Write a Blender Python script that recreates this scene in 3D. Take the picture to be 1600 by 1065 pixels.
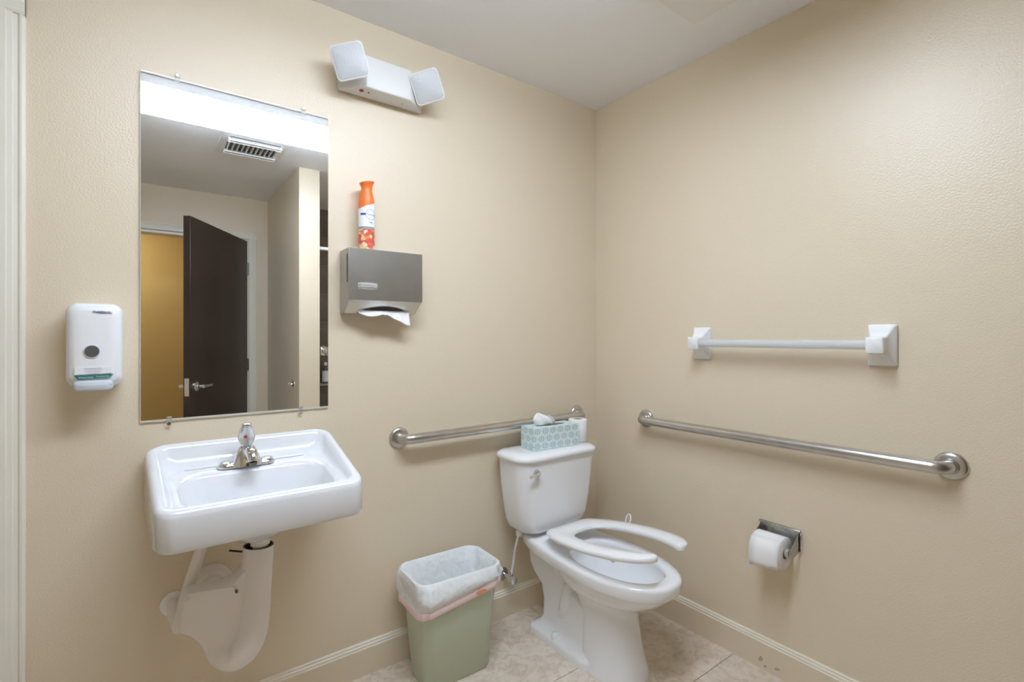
import bpy, bmesh, math, random
from mathutils import Vector, Matrix, noise
random.seed(7)
for o in list(bpy.data.objects): bpy.data.objects.remove(o)
S = bpy.context.scene
COL = S.collection
PI = math.pi
R = math.radians

# ------------------------------------------------------------------ camera, world, exposure
cam_d = bpy.data.cameras.new('camera'); cam = bpy.data.objects.new('camera', cam_d); COL.objects.link(cam)
cam_d.sensor_width = 36.0; cam_d.sensor_fit = 'HORIZONTAL'
cam_d.lens = 774.67 / 1600 * 36.0
cam_d.shift_y = -6.0 / 1600
cam_d.clip_start = 0.01
cam.location = (-1.895, -1.818, 1.257)
cam.rotation_euler = (R(90), 0, -R(36.573))
S.camera = cam
world = bpy.data.worlds.new('world'); S.world = world; world.use_nodes = True
world.node_tree.nodes['Background'].inputs[0].default_value = (0.8, 0.85, 0.9, 1)
world.node_tree.nodes['Background'].inputs[1].default_value = 0.05
S.view_settings.view_transform = 'Standard'
S.view_settings.look = 'None'
S.view_settings.gamma = 1.0
S.view_settings.use_curve_mapping = False
S.view_settings.exposure = 0.98
S.cycles.diffuse_bounces = 10; S.cycles.max_bounces = 16
LAMP = 13.0          # radiance of the ceiling fixture diffuser
LAMP_SIDE = 13.0
HALL_FILL = 23.0  # radiance of the added hall fill light
H = 2.44             # ceiling height

# ------------------------------------------------------------------ materials
MATS = {}
def mat(name, col=(.8, .8, .8), rough=.5, metal=0., spec=.5, trans=0., emit=None, strength=0., coat=0., ior=1.45,
        bump=None, vary=None, sub=0., alpha=1.):
    """bump=(scale,strength,distance,detail)  vary=(scale, other colour, detail, lo, hi)"""
    if name in MATS: return MATS[name]
    m = bpy.data.materials.new(name); m.use_nodes = True
    nt = m.node_tree; b = nt.nodes['Principled BSDF']
    b.inputs['Base Color'].default_value = (*col, 1)
    b.inputs['Roughness'].default_value = rough
    b.inputs['Metallic'].default_value = metal
    b.inputs['Specular IOR Level'].default_value = spec
    b.inputs['Transmission Weight'].default_value = trans
    b.inputs['Coat Weight'].default_value = coat
    b.inputs['Coat Roughness'].default_value = .05
    b.inputs['IOR'].default_value = ior
    b.inputs['Alpha'].default_value = alpha
    if sub:
        b.inputs['Subsurface Weight'].default_value = sub
        b.inputs['Subsurface Radius'].default_value = (.01, .01, .01)
    if emit:
        b.inputs['Emission Color'].default_value = (*emit, 1); b.inputs['Emission Strength'].default_value = strength
    tc = None
    if bump or vary:
        tc = nt.nodes.new('ShaderNodeTexCoord')
    if bump:
        sc, st, di, de = bump
        n = nt.nodes.new('ShaderNodeTexNoise'); n.inputs['Scale'].default_value = sc; n.inputs['Detail'].default_value = de
        nt.links.new(tc.outputs['Object'], n.inputs['Vector'])
        bp = nt.nodes.new('ShaderNodeBump'); bp.inputs['Strength'].default_value = st; bp.inputs['Distance'].default_value = di
        nt.links.new(n.outputs['Fac'], bp.inputs['Height']); nt.links.new(bp.outputs['Normal'], b.inputs['Normal'])
    if vary:
        sc, c2, de, lo, hi = vary
        n = nt.nodes.new('ShaderNodeTexNoise'); n.inputs['Scale'].default_value = sc; n.inputs['Detail'].default_value = de
        nt.links.new(tc.outputs['Object'], n.inputs['Vector'])
        mr = nt.nodes.new('ShaderNodeMapRange'); mr.inputs[1].default_value = lo; mr.inputs[2].default_value = hi
        nt.links.new(n.outputs['Fac'], mr.inputs[0])
        mx = nt.nodes.new('ShaderNodeMix'); mx.data_type = 'RGBA'
        mx.inputs[6].default_value = (*col, 1); mx.inputs[7].default_value = (*c2, 1)
        nt.links.new(mr.outputs[0], mx.inputs[0]); nt.links.new(mx.outputs[2], b.inputs['Base Color'])
    MATS[name] = m
    return m

WALL = (.74, .642, .49)
mat('wall_paint', WALL, .34, spec=.65, bump=(200, .34, .003, 2), vary=(1.2, (.725, .627, .475), 3, .35, .7))
mat('panel_paint', (.82, .82, .81), .6)
mat('ceiling_paint', (.87, .885, .91), .8, spec=.2, bump=(160, .35, .004, 3))
mat('trim_paint', (.80, .77, .68), .3, spec=.5)
mat('base_paint', (.73, .635, .49), .35, spec=.45)
mat('base_cap', (.80, .755, .64), .3, spec=.5)
mat('jamb_paint', (.55, .53, .48), .35)
mat('hall_paint', (.64, .47, .19), .6, spec=.3, bump=(300, .15, .002, 2))
mat('hall_floor', (.35, .28, .2), .5)
mat('porcelain', (.86, .87, .885), .09, spec=.55, coat=.3)
mat('sink_porcelain', (.765, .775, .795), .09, spec=.55, coat=.3)
mat('em_plastic', (.73, .725, .71), .35, spec=.4)
mat('seat_plastic', (.84, .845, .855), .2, spec=.5)
mat('white_plastic', (.84, .85, .87), .25, spec=.5)
mat('warm_plastic', (.82, .81, .78), .4, spec=.4)
mat('water', (.70, .73, .76), .03, spec=.5)
mat('pvc', (.80, .765, .73), .35, spec=.45)
mat('grey_plastic', (.62, .66, .72), .25, spec=.5)
mat('chrome', (.78, .79, .80), .08, metal=1.)
mat('old_chrome', (.55, .545, .52), .22, metal=1., vary=(60, (.35, .34, .31), 3, .4, .7))
mat('brushed', (.62, .61, .59), .28, metal=1., bump=(500, .04, .001, 1), vary=(18, (.54, .53, .51), 3, .4, .75))
mat('dispenser_steel', (.50, .49, .465), .36, metal=1., vary=(7, (.41, .395, .37), 5, .3, .75))
mat('dispenser_low', (.72, .69, .64), .38, metal=1.)
mat('badge', (.62, .61, .58), .4, metal=.3)
mat('badge_dark', (.30, .29, .27), .5, metal=.4)
mat('dark', (.03, .03, .03), .6)
mat('dark_grey', (.10, .10, .095), .35)
mat('black_iron', (.05, .04, .035), .5, metal=.5)
mat('mirror_silver', (.90, .91, .90), .0, metal=1.)
mat('mirror_edge', (.62, .60, .50), .2)
mat('clear_plastic', (.9, .9, .9), .1, trans=.9, ior=1.1)
mat('acrylic', (.80, .81, .81), .05, trans=.75, ior=1.45)
mat('bar_plastic', (.80, .83, .85), .12, trans=.45, ior=1.2)
mat('red_dot', (.35, .03, .02), .3)
mat('paper', (.86, .86, .86), .9, spec=.1, bump=(200, .15, .002, 2))
mat('tissue_paper', (.88, .88, .89), .9, spec=.1, sub=.1)
mat('cardboard', (.48, .38, .28), .9)
mat('can_green', (.54, .60, .47), .32, spec=.45)
mat('bag_white', (.90, .925, .94), .28, spec=.5, trans=.14, ior=1.03, bump=(30, .55, .016, 1.5))
mat('bag_pink', (.92, .72, .72), .4, spec=.4, trans=.15, ior=1.03)
mat('bag_orange', (.75, .33, .2), .45)
mat('lamp_lens', (.60, .615, .63), .18, spec=.6, bump=(300, .5, .003, 0))
mat('ivory_plastic', (.80, .79, .74), .35, spec=.4)
mat('orange_cap', (.90, .20, .035), .35, spec=.5)
mat('label_white', (.85, .88, .93), .35)
mat('label_blue', (.02, .06, .22), .4)
mat('label_ring', (.14, .24, .45), .4)
mat('label_grey', (.33, .36, .38), .4)
mat('teal', (.02, .19, .17), .4)
mat('ink_blue', (.12, .17, .33), .5)
mat('ink_grey', (.50, .51, .54), .5)
mat('ink_white', (.85, .87, .87), .5)
mat('door_wood', (.028, .017, .014), .32, spec=.5, vary=(3, (.045, .028, .022), 6, .35, .7))
mat('steel_hinge', (.25, .25, .25), .35, metal=1.)
mat('shower_tile', (.20, .165, .135), .3, vary=(6, (.14, .115, .095), 6, .35, .7))
mat('shower_grout', (.40, .36, .30), .8)
mat('grout', (.30, .26, .22), .9)
mat('diffuser', (.85, .85, .85), .4, emit=(.88, 1., 1.17), strength=LAMP)
mat('diffuser_side', (.85, .85, .85), .4, emit=(.88, 1., 1.17), strength=LAMP_SIDE)
mat('hall_fill_glow', (.85, .85, .85), .4, emit=(1., .93, .8), strength=HALL_FILL)
mat('fixture_white', (.82, .82, .82), .4)
mat('vent_white', (.78, .77, .75), .4)

def stone_material():
    m = bpy.data.materials.new('floor_tile'); m.use_nodes = True; nt = m.node_tree; b = nt.nodes['Principled BSDF']
    tc = nt.nodes.new('ShaderNodeTexCoord')
    geo = nt.nodes.new('ShaderNodeNewGeometry')
    n1 = nt.nodes.new('ShaderNodeTexNoise'); n1.inputs['Scale'].default_value = 5; n1.inputs['Detail'].default_value = 8
    n1.inputs['Roughness'].default_value = .68; n1.inputs['Distortion'].default_value = .9
    n2 = nt.nodes.new('ShaderNodeTexNoise'); n2.inputs['Scale'].default_value = 22; n2.inputs['Detail'].default_value = 8; n2.inputs['Distortion'].default_value = 1.6
    nt.links.new(geo.outputs['Position'], n1.inputs['Vector']); nt.links.new(geo.outputs['Position'], n2.inputs['Vector'])
    r1 = nt.nodes.new('ShaderNodeValToRGB'); e = r1.color_ramp
    e.elements[0].position = .3; e.elements[0].color = (.54, .45, .35, 1)
    e.elements[1].position = .72; e.elements[1].color = (.78, .70, .60, 1)
    x = e.elements.new(.5); x.color = (.71, .62, .52, 1)
    r2 = nt.nodes.new('ShaderNodeValToRGB'); e = r2.color_ramp
    e.elements[0].position = .34; e.elements[0].color = (.70, .64, .57, 1)
    e.elements[1].position = .55; e.elements[1].color = (1, 1, 1, 1)
    mx = nt.nodes.new('ShaderNodeMix'); mx.data_type = 'RGBA'; mx.blend_type = 'MULTIPLY'; mx.inputs[0].default_value = .55
    nt.links.new(n1.outputs['Fac'], r1.inputs[0]); nt.links.new(n2.outputs['Fac'], r2.inputs[0])
    nt.links.new(r1.outputs[0], mx.inputs[6]); nt.links.new(r2.outputs[0], mx.inputs[7])
    nt.links.new(mx.outputs[2], b.inputs['Base Color'])
    b.inputs['Roughness'].default_value = .45
    MATS['floor_tile'] = m
stone_material()

def carton_material():
    """pale aqua print of repeated teal leaf fans"""
    m = bpy.data.materials.new('carton_print'); m.use_nodes = True; nt = m.node_tree; b = nt.nodes['Principled BSDF']
    uv = nt.nodes.new('ShaderNodeUVMap')
    sep = nt.nodes.new('ShaderNodeSeparateXYZ'); nt.links.new(uv.outputs[0], sep.inputs[0])
    def M(op, a, b_=None, c=None):
        n = nt.nodes.new('ShaderNodeMath'); n.operation = op
        for i, v in enumerate((a, b_, c)):
            if v is None: continue
            if isinstance(v, (int, float)): n.inputs[i].default_value = v
            else: nt.links.new(v, n.inputs[i])
        return n.outputs[0]
    cell = .032; cu_ = .042
    row = M('FLOOR', M('DIVIDE', sep.outputs[1], cell))
    off = M('MULTIPLY', M('FLOORED_MODULO', row, 2), .5)
    u = M('SUBTRACT', M('FRACT', M('ADD', M('DIVIDE', sep.outputs[0], cu_), off)), .5)
    v = M('SUBTRACT', M('FRACT', M('DIVIDE', sep.outputs[1], cell)), .5)
    r = M('SQRT', M('ADD', M('MULTIPLY', u, u), M('MULTIPLY', v, v)))
    a = M('ARCTAN2', v, u)
    petals = M('GREATER_THAN', M('SINE', M('ADD', M('MULTIPLY', a, 8), M('MULTIPLY', r, 6))), .0)
    rings = M('GREATER_THAN', M('SINE', M('MULTIPLY', r, 27)), -.45)
    inside = M('LESS_THAN', r, .47)
    f = M('MULTIPLY', M('MULTIPLY', petals, rings), inside)
    mx = nt.nodes.new('ShaderNodeMix'); mx.data_type = 'RGBA'
    mx.inputs[6].default_value = (.72, .84, .85, 1); mx.inputs[7].default_value = (.17, .31, .32, 1)
    nt.links.new(f, mx.inputs[0]); nt.links.new(mx.outputs[2], b.inputs['Base Color'])
    b.inputs['Roughness'].default_value = .5
    MATS['carton_print'] = m
carton_material()
mat('carton_top', (.66, .78, .79), .5, vary=(70, (.5, .66, .67), 3, .45, .6))

def fruit_material():
    m = bpy.data.materials.new('fruit_print'); m.use_nodes = True; nt = m.node_tree; b = nt.nodes['Principled BSDF']
    tc = nt.nodes.new('ShaderNodeTexCoord')
    v = nt.nodes.new('ShaderNodeTexVoronoi'); v.inputs['Scale'].default_value = 75
    nt.links.new(tc.outputs['Object'], v.inputs['Vector'])
    sp = nt.nodes.new('ShaderNodeSeparateColor'); nt.links.new(v.outputs['Color'], sp.inputs[0])
    r = nt.nodes.new('ShaderNodeValToRGB'); r.color_ramp.interpolation = 'CONSTANT'; e = r.color_ramp
    e.elements[0].position = 0; e.elements[0].color = (.72, .10, .07, 1)
    e.elements[1].position = .3; e.elements[1].color = (.80, .20, .12, 1)
    for p_, c in ((.55, (.85, .62, .25)), (.68, (.78, .16, .12)), (.84, (.85, .75, .5)), (.93, (.15, .14, .05))):
        x = e.elements.new(p_); x.color = (*c, 1)
    nt.links.new(sp.outputs[0], r.inputs[0]); nt.links.new(r.outputs[0], b.inputs['Base Color'])
    b.inputs['Roughness'].default_value = .4
    MATS['fruit_print'] = m
fruit_material()

# ------------------------------------------------------------------ mesh helpers
class MB:
    def __init__(self): self.v = []; self.f = []; self.mi = []
    def add(self, vs, fs, mi=0):
        k = len(self.v); self.v += [Vector(p) for p in vs]
        for f in fs: self.f.append([i + k for i in f]); self.mi.append(mi)
        return self
    def box(self, a, b, mi=0):
        x0, y0, z0 = (min(p, q) for p, q in zip(a, b)); x1, y1, z1 = (max(p, q) for p, q in zip(a, b))
        return self.add([(x0,y0,z0),(x1,y0,z0),(x1,y1,z0),(x0,y1,z0),(x0,y0,z1),(x1,y0,z1),(x1,y1,z1),(x0,y1,z1)],
            [(0,3,2,1),(4,5,6,7),(0,1,5,4),(1,2,6,5),(2,3,7,6),(3,0,4,7)], mi)
    def loft(self, rings, cap0=True, cap1=True, closed=True, mi=0):
        n = len(rings[0]); vs = [p for r in rings for p in r]; fs = []
        for i in range(len(rings) - 1):
            for j in range(n if closed else n - 1):
                k = (j + 1) % n
                fs.append((i*n + j, i*n + k, (i+1)*n + k, (i+1)*n + j))
        if cap0: fs.append(tuple(reversed(range(n))))
        if cap1: fs.append(tuple((len(rings)-1)*n + j for j in range(n)))
        return self.add(vs, fs, mi)
    def tube(self, pts, r, n=12, caps=True, mi=0):
        pts = [Vector(p) for p in pts]; rs = r if isinstance(r, (list, tuple)) else [r] * len(pts)
        rings = []; prev = None
        for i, p in enumerate(pts):
            t = (pts[min(i+1, len(pts)-1)] - pts[max(i-1, 0)]).normalized()
            if prev is None:
                u = t.cross(Vector((0, 0, 1)))
                if u.length < .2: u = t.cross(Vector((1, 0, 0)))
                u.normalize()
            else:
                u = (prev - t * prev.dot(t)).normalized()
            prev = u; w = t.cross(u)
            rings.append([p + (u * math.cos(2*PI*j/n) + w * math.sin(2*PI*j/n)) * rs[i] for j in range(n)])
        return self.loft(rings, caps, caps, mi=mi)
    def lathe(self, prof, origin=(0,0,0), axis='Z', n=24, caps=True, mi=0):
        """prof = [(radius, height)]"""
        o = Vector(origin); rings = []
        for r, h in prof:
            ring = []
            for j in range(n):
                a = 2*PI*j/n; c, s = r*math.cos(a), r*math.sin(a)
                q = {'Z': (c, s, h), 'Y': (s, h, c), 'X': (h, c, s)}[axis]
                ring.append(o + Vector(q))
            rings.append(ring)
        return self.loft(rings, caps, caps, mi=mi)
    def prism(self, poly, d0, d1, axis='Y', mi=0):
        def P(a, b, d): return {'Y': (a, d, b), 'X': (d, a, b), 'Z': (a, b, d)}[axis]
        return self.loft([[P(a, b, d0) for a, b in poly], [P(a, b, d1) for a, b in poly]], mi=mi)
    def build(self, name, mats, parent=None, smooth=None, bevel=0, segs=2, subsurf=0, recalc=True):
        me = bpy.data.meshes.new(name)
        inv = None
        vs = self.v
        if parent is not None:
            inv = WM[parent.name].inverted(); vs = [inv @ v for v in vs]
        me.from_pydata([tuple(v) for v in vs], [], self.f)
        if not isinstance(mats, (list, tuple)): mats = [mats]
        for m in mats: me.materials.append(MATS[m])
        for p, i in zip(me.polygons, self.mi): p.material_index = i
        if recalc:
            bm = bmesh.new(); bm.from_mesh(me); bmesh.ops.recalc_face_normals(bm, faces=bm.faces); bm.to_mesh(me); bm.free()
        if smooth is not None:
            for p in me.polygons: p.use_smooth = True
            me.set_sharp_from_angle(angle=R(smooth))
        o = bpy.data.objects.new(name, me); COL.objects.link(o)
        if parent is not None: o.parent = parent
        WM[o.name] = WM[parent.name].copy() if parent is not None else Matrix()
        if bevel:
            b = o.modifiers.new('bevel', 'BEVEL'); b.width = bevel; b.segments = segs; b.limit_method = 'ANGLE'; b.angle_limit = R(35)
            if smooth is None:
                for p in me.polygons: p.use_smooth = True
                me.set_sharp_from_angle(angle=R(60))
        if subsurf:
            s = o.modifiers.new('subsurf', 'SUBSURF'); s.levels = subsurf; s.render_levels = subsurf
        return o
WM = {}
def thing(name, label, cat, loc=(0,0,0), group=None, rz=0):
    o = bpy.data.objects.new(name, None); COL.objects.link(o); o.location = loc; o.rotation_euler = (0, 0, rz)
    o.empty_display_size = .05
    WM[o.name] = Matrix.Translation(loc) @ Matrix.Rotation(rz, 4, 'Z')
    o['label'] = label; o['category'] = cat
    if group: o['group'] = group
    return o
def tag(o, label, cat, group=None):
    o['label'] = label; o['category'] = cat
    if group: o['group'] = group
    return o
def struct(o, label=None):
    o['kind'] = 'structure'
    if label: o['label'] = label
    return o
def sthing(name, loc=(0,0,0), label=None, rz=0):
    o = bpy.data.objects.new(name, None); COL.objects.link(o); o.location = loc; o.rotation_euler = (0, 0, rz)
    WM[o.name] = Matrix.Translation(loc) @ Matrix.Rotation(rz, 4, 'Z'); return struct(o, label)
def rrect(x0, x1, y0, y1, r, z, n=6, taper=0., zf=None):
    """rounded rectangle ring; taper shrinks the half width towards y0 (front)"""
    pts = []; cx = (x0 + x1) / 2
    for (ax, ay, a0) in ((x1-r, y1-r, 0), (x0+r, y1-r, 90), (x0+r, y0+r, 180), (x1-r, y0+r, 270)):
        for k in range(n + 1):
            a = R(a0 + 90*k/n); pts.append((ax + r*math.cos(a), ay + r*math.sin(a)))
    out = []
    for x, y in pts:
        if taper: x = cx + (x - cx) * (1 - taper * (y1 - y) / (y1 - y0))
        out.append(Vector((x, y, zf(x, y) if zf else z)))
    return out
def text(body, size, M, m, name, parent, bend=None, align='CENTER', extrude=.0002, squash=1.):
    cu = bpy.data.curves.new(name, 'FONT'); cu.body = body; cu.size = size; cu.align_x = align; cu.align_y = 'CENTER'; cu.extrude = extrude
    t = bpy.data.objects.new(name + '_tmp', cu); COL.objects.link(t)
    dg = bpy.context.evaluated_depsgraph_get(); dg.update()
    me = bpy.data.meshes.new_from_object(t.evaluated_get(dg))
    bpy.data.objects.remove(t)
    inv = WM[parent.name].inverted()
    for v in me.vertices:
        co = Vector((v.co.x * squash, v.co.y, v.co.z))
        v.co = inv @ (bend(co) if bend else M @ co)
    me.name = name; me.materials.clear(); me.materials.append(MATS[m])
    o = bpy.data.objects.new(name, me); COL.objects.link(o); o.parent = parent
    WM[o.name] = WM[parent.name].copy()
    return o
def on_back_wall(x, y, z):     # text plane facing -y
    return Matrix.Translation((x, y, z)) @ Matrix.Rotation(R(90), 4, 'X')
def arc_pts(c, a, b, r, n=8):
    """quarter bend about centre c from unit vector a to unit vector b"""
    c, a, b = Vector(c), Vector(a), Vector(b)
    return [c + (a*math.cos(PI/2*k/n) + b*math.sin(PI/2*k/n))*r for k in range(n + 1)]

# ================================================================== THE ROOM
XL, YB = -3.15, -2.945            # left wall, back wall (bathroom door wall)
DX0, DX1, DZ = -2.10, -1.182, 2.085   # entry door opening
T = .12
# walls (solid slabs)
w = MB()
w.box((-2.20, 0, 0), (T, T, H)); w.box((-3.02, 0, 2.10), (-2.20, T, H)); w.box((XL - T, 0, 0), (-3.02, T, H))
struct(w.build('wall_front', 'wall_paint'), 'tan orange-peel painted wall behind mirror and sink')
w = MB(); w.box((0, YB - T, 0), (T, 0, H)); struct(w.build('wall_right', 'wall_paint'), 'tan orange-peel painted wall with towel bar and grab bar')
w = MB(); w.box((XL - T, YB - T, 0), (XL, 0, H)); struct(w.build('wall_left', 'wall_paint'))
w = MB(); w.box((XL, YB - T, 0), (DX0, YB, H)); w.box((DX1, YB - T, 0), (0, YB, H)); w.box((DX0, YB - T, DZ), (DX1, YB, H))
struct(w.build('wall_back', 'wall_paint'))
PX0, PX1, PY = -1.029, -.891, -1.849
w = MB(); w.box((PX0, YB, 0), (PX1, PY, H)); struct(w.build('wall_partition', 'wall_paint'), 'tan stub wall between the entry and the shower, seen in the mirror')
c = MB(); c.box((XL - T, YB - T, H), (T, T, H + .1)); struct(c.build('ceiling', 'ceiling_paint'), 'pale grey textured ceiling')
# floor: grout bed and large stone tiles in running bond
g = MB(); g.box((XL - T, YB - T, -.1), (T, T, -.003)); fl = struct(g.build('floor', 'grout'), 'beige stone tile floor')
TS = .61; J = .003
col_x = [(-.45, 0.0)] + [(-.45 - TS*(k+1), -.45 - TS*k) for k in range(5)]
tiles = {}
for ci, (x0, x1) in enumerate(col_x):
    x0 = max(x0, XL)
    y = -.759 + (TS/2 if ci % 2 else 0)
    while y < 0: y += TS
    while y > YB:
        y1 = min(y, 0); y0 = max(y - TS, YB)
        if y1 - y0 > .03 and x1 - x0 > .03:
            key = (round(x1 - x0, 3), round(y1 - y0, 3))
            if key not in tiles:
                a, b = key; m = MB()
                m.loft([rrect(-a/2 + J/2, a/2 - J/2, -b/2 + J/2, b/2 - J/2, .002, -.012, 1), rrect(-a/2 + J/2, a/2 - J/2, -b/2 + J/2, b/2 - J/2, .002, -.001, 1),
                        rrect(-a/2 + J, a/2 - J, -b/2 + J, b/2 - J, .002, 0, 1)])
                o = m.build('floor_tile', 'floor_tile', fl); tiles[key] = o.data
            else:
                o = bpy.data.objects.new('floor_tile', tiles[key]); COL.objects.link(o); o.parent = fl
            o.location = ((x0 + x1)/2, (y0 + y1)/2, 0)
        y -= TS
# baseboards (profiled: flat board with a stepped cap)
BH = .121
def base_profile(d0=0.):
    return [(0, 0), (.014, 0), (.014, BH - .022), (.011, BH - .020), (.011, BH - .012), (.008, BH - .009), (.008, BH - .003), (.004, BH), (0, BH)]
def baseboard(name, axis, a, b, flip, chips=None):
    m = MB(); prof = base_profile()
    if axis == 'x': r0 = [(a, -d, z) for d, z in prof]; r1 = [(b, -d, z) for d, z in prof]
    else: r0 = [(-d, a, z) for d, z in prof]; r1 = [(-d, b, z) for d, z in prof]
    m.loft([r0, r1])
    n = len(prof)
    m.mi = [1 if 2 <= i <= n - 2 else 0 for i in range(n)] + [0, 0]
    return struct(m.build(name, ['base_paint', 'base_cap']))
baseboard('baseboard_front', 'x', -2.145, -.0145, False)
bb = baseboard('baseboard_right', 'y', 0, PY - .0, False)
for (yy, zz, ry, rz_) in ((-.868, .036, .009, .013), (-.93, .030, .010, .007), (-.885, .016, .006, .006)):
    m = MB(); pts = []
    for k in range(9):
        a = 2*PI*k/9; q = .7 + .5*random.random()
        pts.append((yy + ry*q*math.cos(a) - .3*ry*math.sin(a), zz + rz_*q*math.sin(a)))
    m.prism(pts, -.0146, -.0135, 'X'); m.build('chip', 'cardboard', bb)
m = MB(); m.box((XL, YB, 0), (DX0 - .06, YB + .012, BH)); m.box((DX1 + .064, YB, 0), (PX0, YB + .012, BH)); struct(m.build('baseboard_back', 'base_paint'))
# casing (colonial trim) profile: distance across -> thickness
CAS = [(0, 0), (0, .010), (.006, .014), (.010, .014), (.014, .0105), (.022, .0115), (.024, .014), (.034, .015), (.036, .0175), (.052, .018), (.058, .015), (.058, 0)]
def casing_v(mb, x, sgn, y, ys, z0, z1):   # vertical piece, outer edge at x, running inwards with sgn
    mb.loft([[(x + sgn*a, y + ys*t, z0) for a, t in CAS], [(x + sgn*a, y + ys*t, z1) for a, t in CAS]])
def casing_h(mb, x0, x1, z, y, ys):
    mb.loft([[(x0, y + ys*t, z - a) for a, t in CAS], [(x1, y + ys*t, z - a) for a, t in CAS]])
m = MB(); casing_v(m, -2.146, -1, 0, -1, 0, 2.15); casing_h(m, -3.07, -2.146, 2.158, 0, -1); casing_v(m, -3.07, 1, 0, -1, 0, 2.10)
struct(m.build('trim_1', 'trim_paint', smooth=25), 'cream moulded door casing at the left edge')
m = MB(); m.box((-2.215, -.004, 0), (-2.2005, T, 2.10)); m.box((-3.02, -.004, 0), (-3.005, T, 2.10)); m.box((-3.005, -.004, 2.085), (-2.215, T, 2.0995))
struct(m.build('trim_2', 'jamb_paint'))
m = MB(); m.box((-3.003, .03, .004), (-2.217, .07, 2.083)); struct(m.build('door_2', 'door_wood'))
m = MB(); casing_v(m, DX1 + .064, -1, YB, 1, 0, DZ + .055); casing_v(m, DX0 - .064, 1, YB, 1, 0, DZ + .055); casing_h(m, DX0 - .064, DX1 + .064, DZ + .064, YB, 1)
struct(m.build('trim_3', 'trim_paint', smooth=25), 'cream casing around the entry door, seen in the mirror')
m = MB(); m.box((DX1 - .0, YB - T, 0), (DX1 - .016, YB + .006, DZ)); m.box((DX0, YB - T, 0), (DX0 + .016, YB + .006, DZ)); m.box((DX0 + .016, YB - T, DZ - .016), (DX1 - .016, YB + .006, DZ))
struct(m.build('trim_4', 'trim_paint'))
# hall beyond the open door
m = MB(); m.box((-3.6, -4.32, 0), (-.3, -4.2, H)); struct(m.build('wall_hall', 'hall_paint'), 'mustard yellow hall wall seen through the open door in the mirror')
m = MB(); m.box((-3.72, -4.32, 0), (-3.6, YB - T, H)); struct(m.build('wall_hall_left', 'hall_paint'))
m = MB(); m.box((-.3, -4.32, 0), (-.18, YB - T, H)); struct(m.build('wall_hall_right', 'hall_paint'))
m = MB(); m.box((-3.72, -4.32, H), (-.18, YB - T, H + .1)); struct(m.build('ceiling_hall', 'ceiling_paint'))
m = MB(); m.box((-3.72, -4.32, -.1), (-.18, YB - T, 0)); struct(m.build('floor_hall', 'hall_floor'))
hl = thing('hall_fill_light', 'unseen square fill light added on the hall ceiling to light the yellow hall', 'ceiling light', (-2.3, -3.6, H))  # out of view, added only to light the yellow hall wall
MB().box((-2.45, -3.75, H - .03), (-2.15, -3.45, H)).build('housing', 'fixture_white', hl)
MB().box((-2.43, -3.73, H - .05), (-2.17, -3.47, H - .0305)).build('diffuser', 'hall_fill_glow', hl)
# entry door (open into the room)
dang = math.atan2(.778, -.46)
dr = sthing('door_1', (DX1 - .006, YB + .018, 0), 'dark brown flush door standing open, seen in the mirror', dang)
Dm = WM[dr.name]
def dloc(mb): mb.v = [Dm @ v for v in mb.v]; return mb
DW = .90
slab = dloc(MB().box((.004, 0, .012), (DW, .045, 2.072))).build('slab', 'door_wood', dr, bevel=.002)
dloc(MB().box((DW - .001, .008, .86), (DW + .0015, .037, .98))).build('latch_plate', 'chrome', dr)
for hz in (1.836, 1.024, .25):
    hg = MB(); hg.lathe([(.007, hz - .05), (.007, hz + .05)], (0, -.004, 0)); hg.box((.001, -.002, hz - .045), (.03, -.0003, hz + .045))
    dloc(hg).build('hinge', 'steel_hinge', dr, smooth=40)
for side, y0 in ((-1, 0), (1, .045)):
    hx = DW - .07
    ro = dloc(MB().lathe([(.032, 0), (.032, side*.006), (.026, side*.012), (.013, side*.014), (.013, side*.05)], (hx, y0, .92), 'Y')).build('rosette', 'chrome', dr, smooth=40)
    dloc(MB().tube([(hx + .008, y0 + side*.05, .92), (hx - .03, y0 + side*.052, .92), (hx - .115, y0 + side*.048, .92)], [.0115, .011, .009])).build('lever', 'chrome', dr, smooth=50)
# shower behind the partition: brown tiles
sh = MB().box((PX1, YB, 0), (0, YB + .008, H)); sw = struct(sh.build('wall_shower', 'shower_grout'), 'brown tiled shower wall seen in the mirror')
tw, thh = .30, .261; tm = None
z = H
while z > .02:
    z0 = max(z - thh, 0)
    x = PX1
    while x < -.01:
        x1 = min(x + tw, -.0); key = (round(x1 - x, 3), round(z - z0, 3), 'b')
        if key not in tiles:
            a, b, _ = key
            o = MB().box((-a/2 + .002, 0, -b/2 + .002), (a/2 - .002, .006, b/2 - .002)).build('wall_tile', 'shower_tile', sw); tiles[key] = o.data
        else:
            o = bpy.data.objects.new('wall_tile', tiles[key]); COL.objects.link(o); o.parent = sw
        o.location = ((x + x1)/2, YB + .0075, (z + z0)/2)
        x += tw
    z -= thh
rod = thing('shower_rod', 'white shower curtain rod across the shower opening, seen in the mirror', 'curtain rod', (PX1, PY - .06, 1.90))
MB().tube([(PX1 + .004, PY - .06, 1.90), (-.004, PY - .06, 1.90)], .0125).build('rod', 'white_plastic', rod, smooth=50)
for xx in (PX1 + .0005, -.0125): MB().lathe([(.026, 0), (.026, .012)], (xx, PY - .06, 1.90), 'X').build('end_cap', 'white_plastic', rod, smooth=40)
m = MB().box((-.75, YB + .014, .815), (-.42, YB + .11, .835)); tag(m.build('shower_shelf', 'shower_grout', bevel=.004), 'stone ledge on the brown shower tiles seen in the mirror', 'shelf')
bt = thing('shampoo_bottle', 'small dark bottle with white label on the shower ledge', 'bottle', (-.555, YB + .065, .8355))
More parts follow.
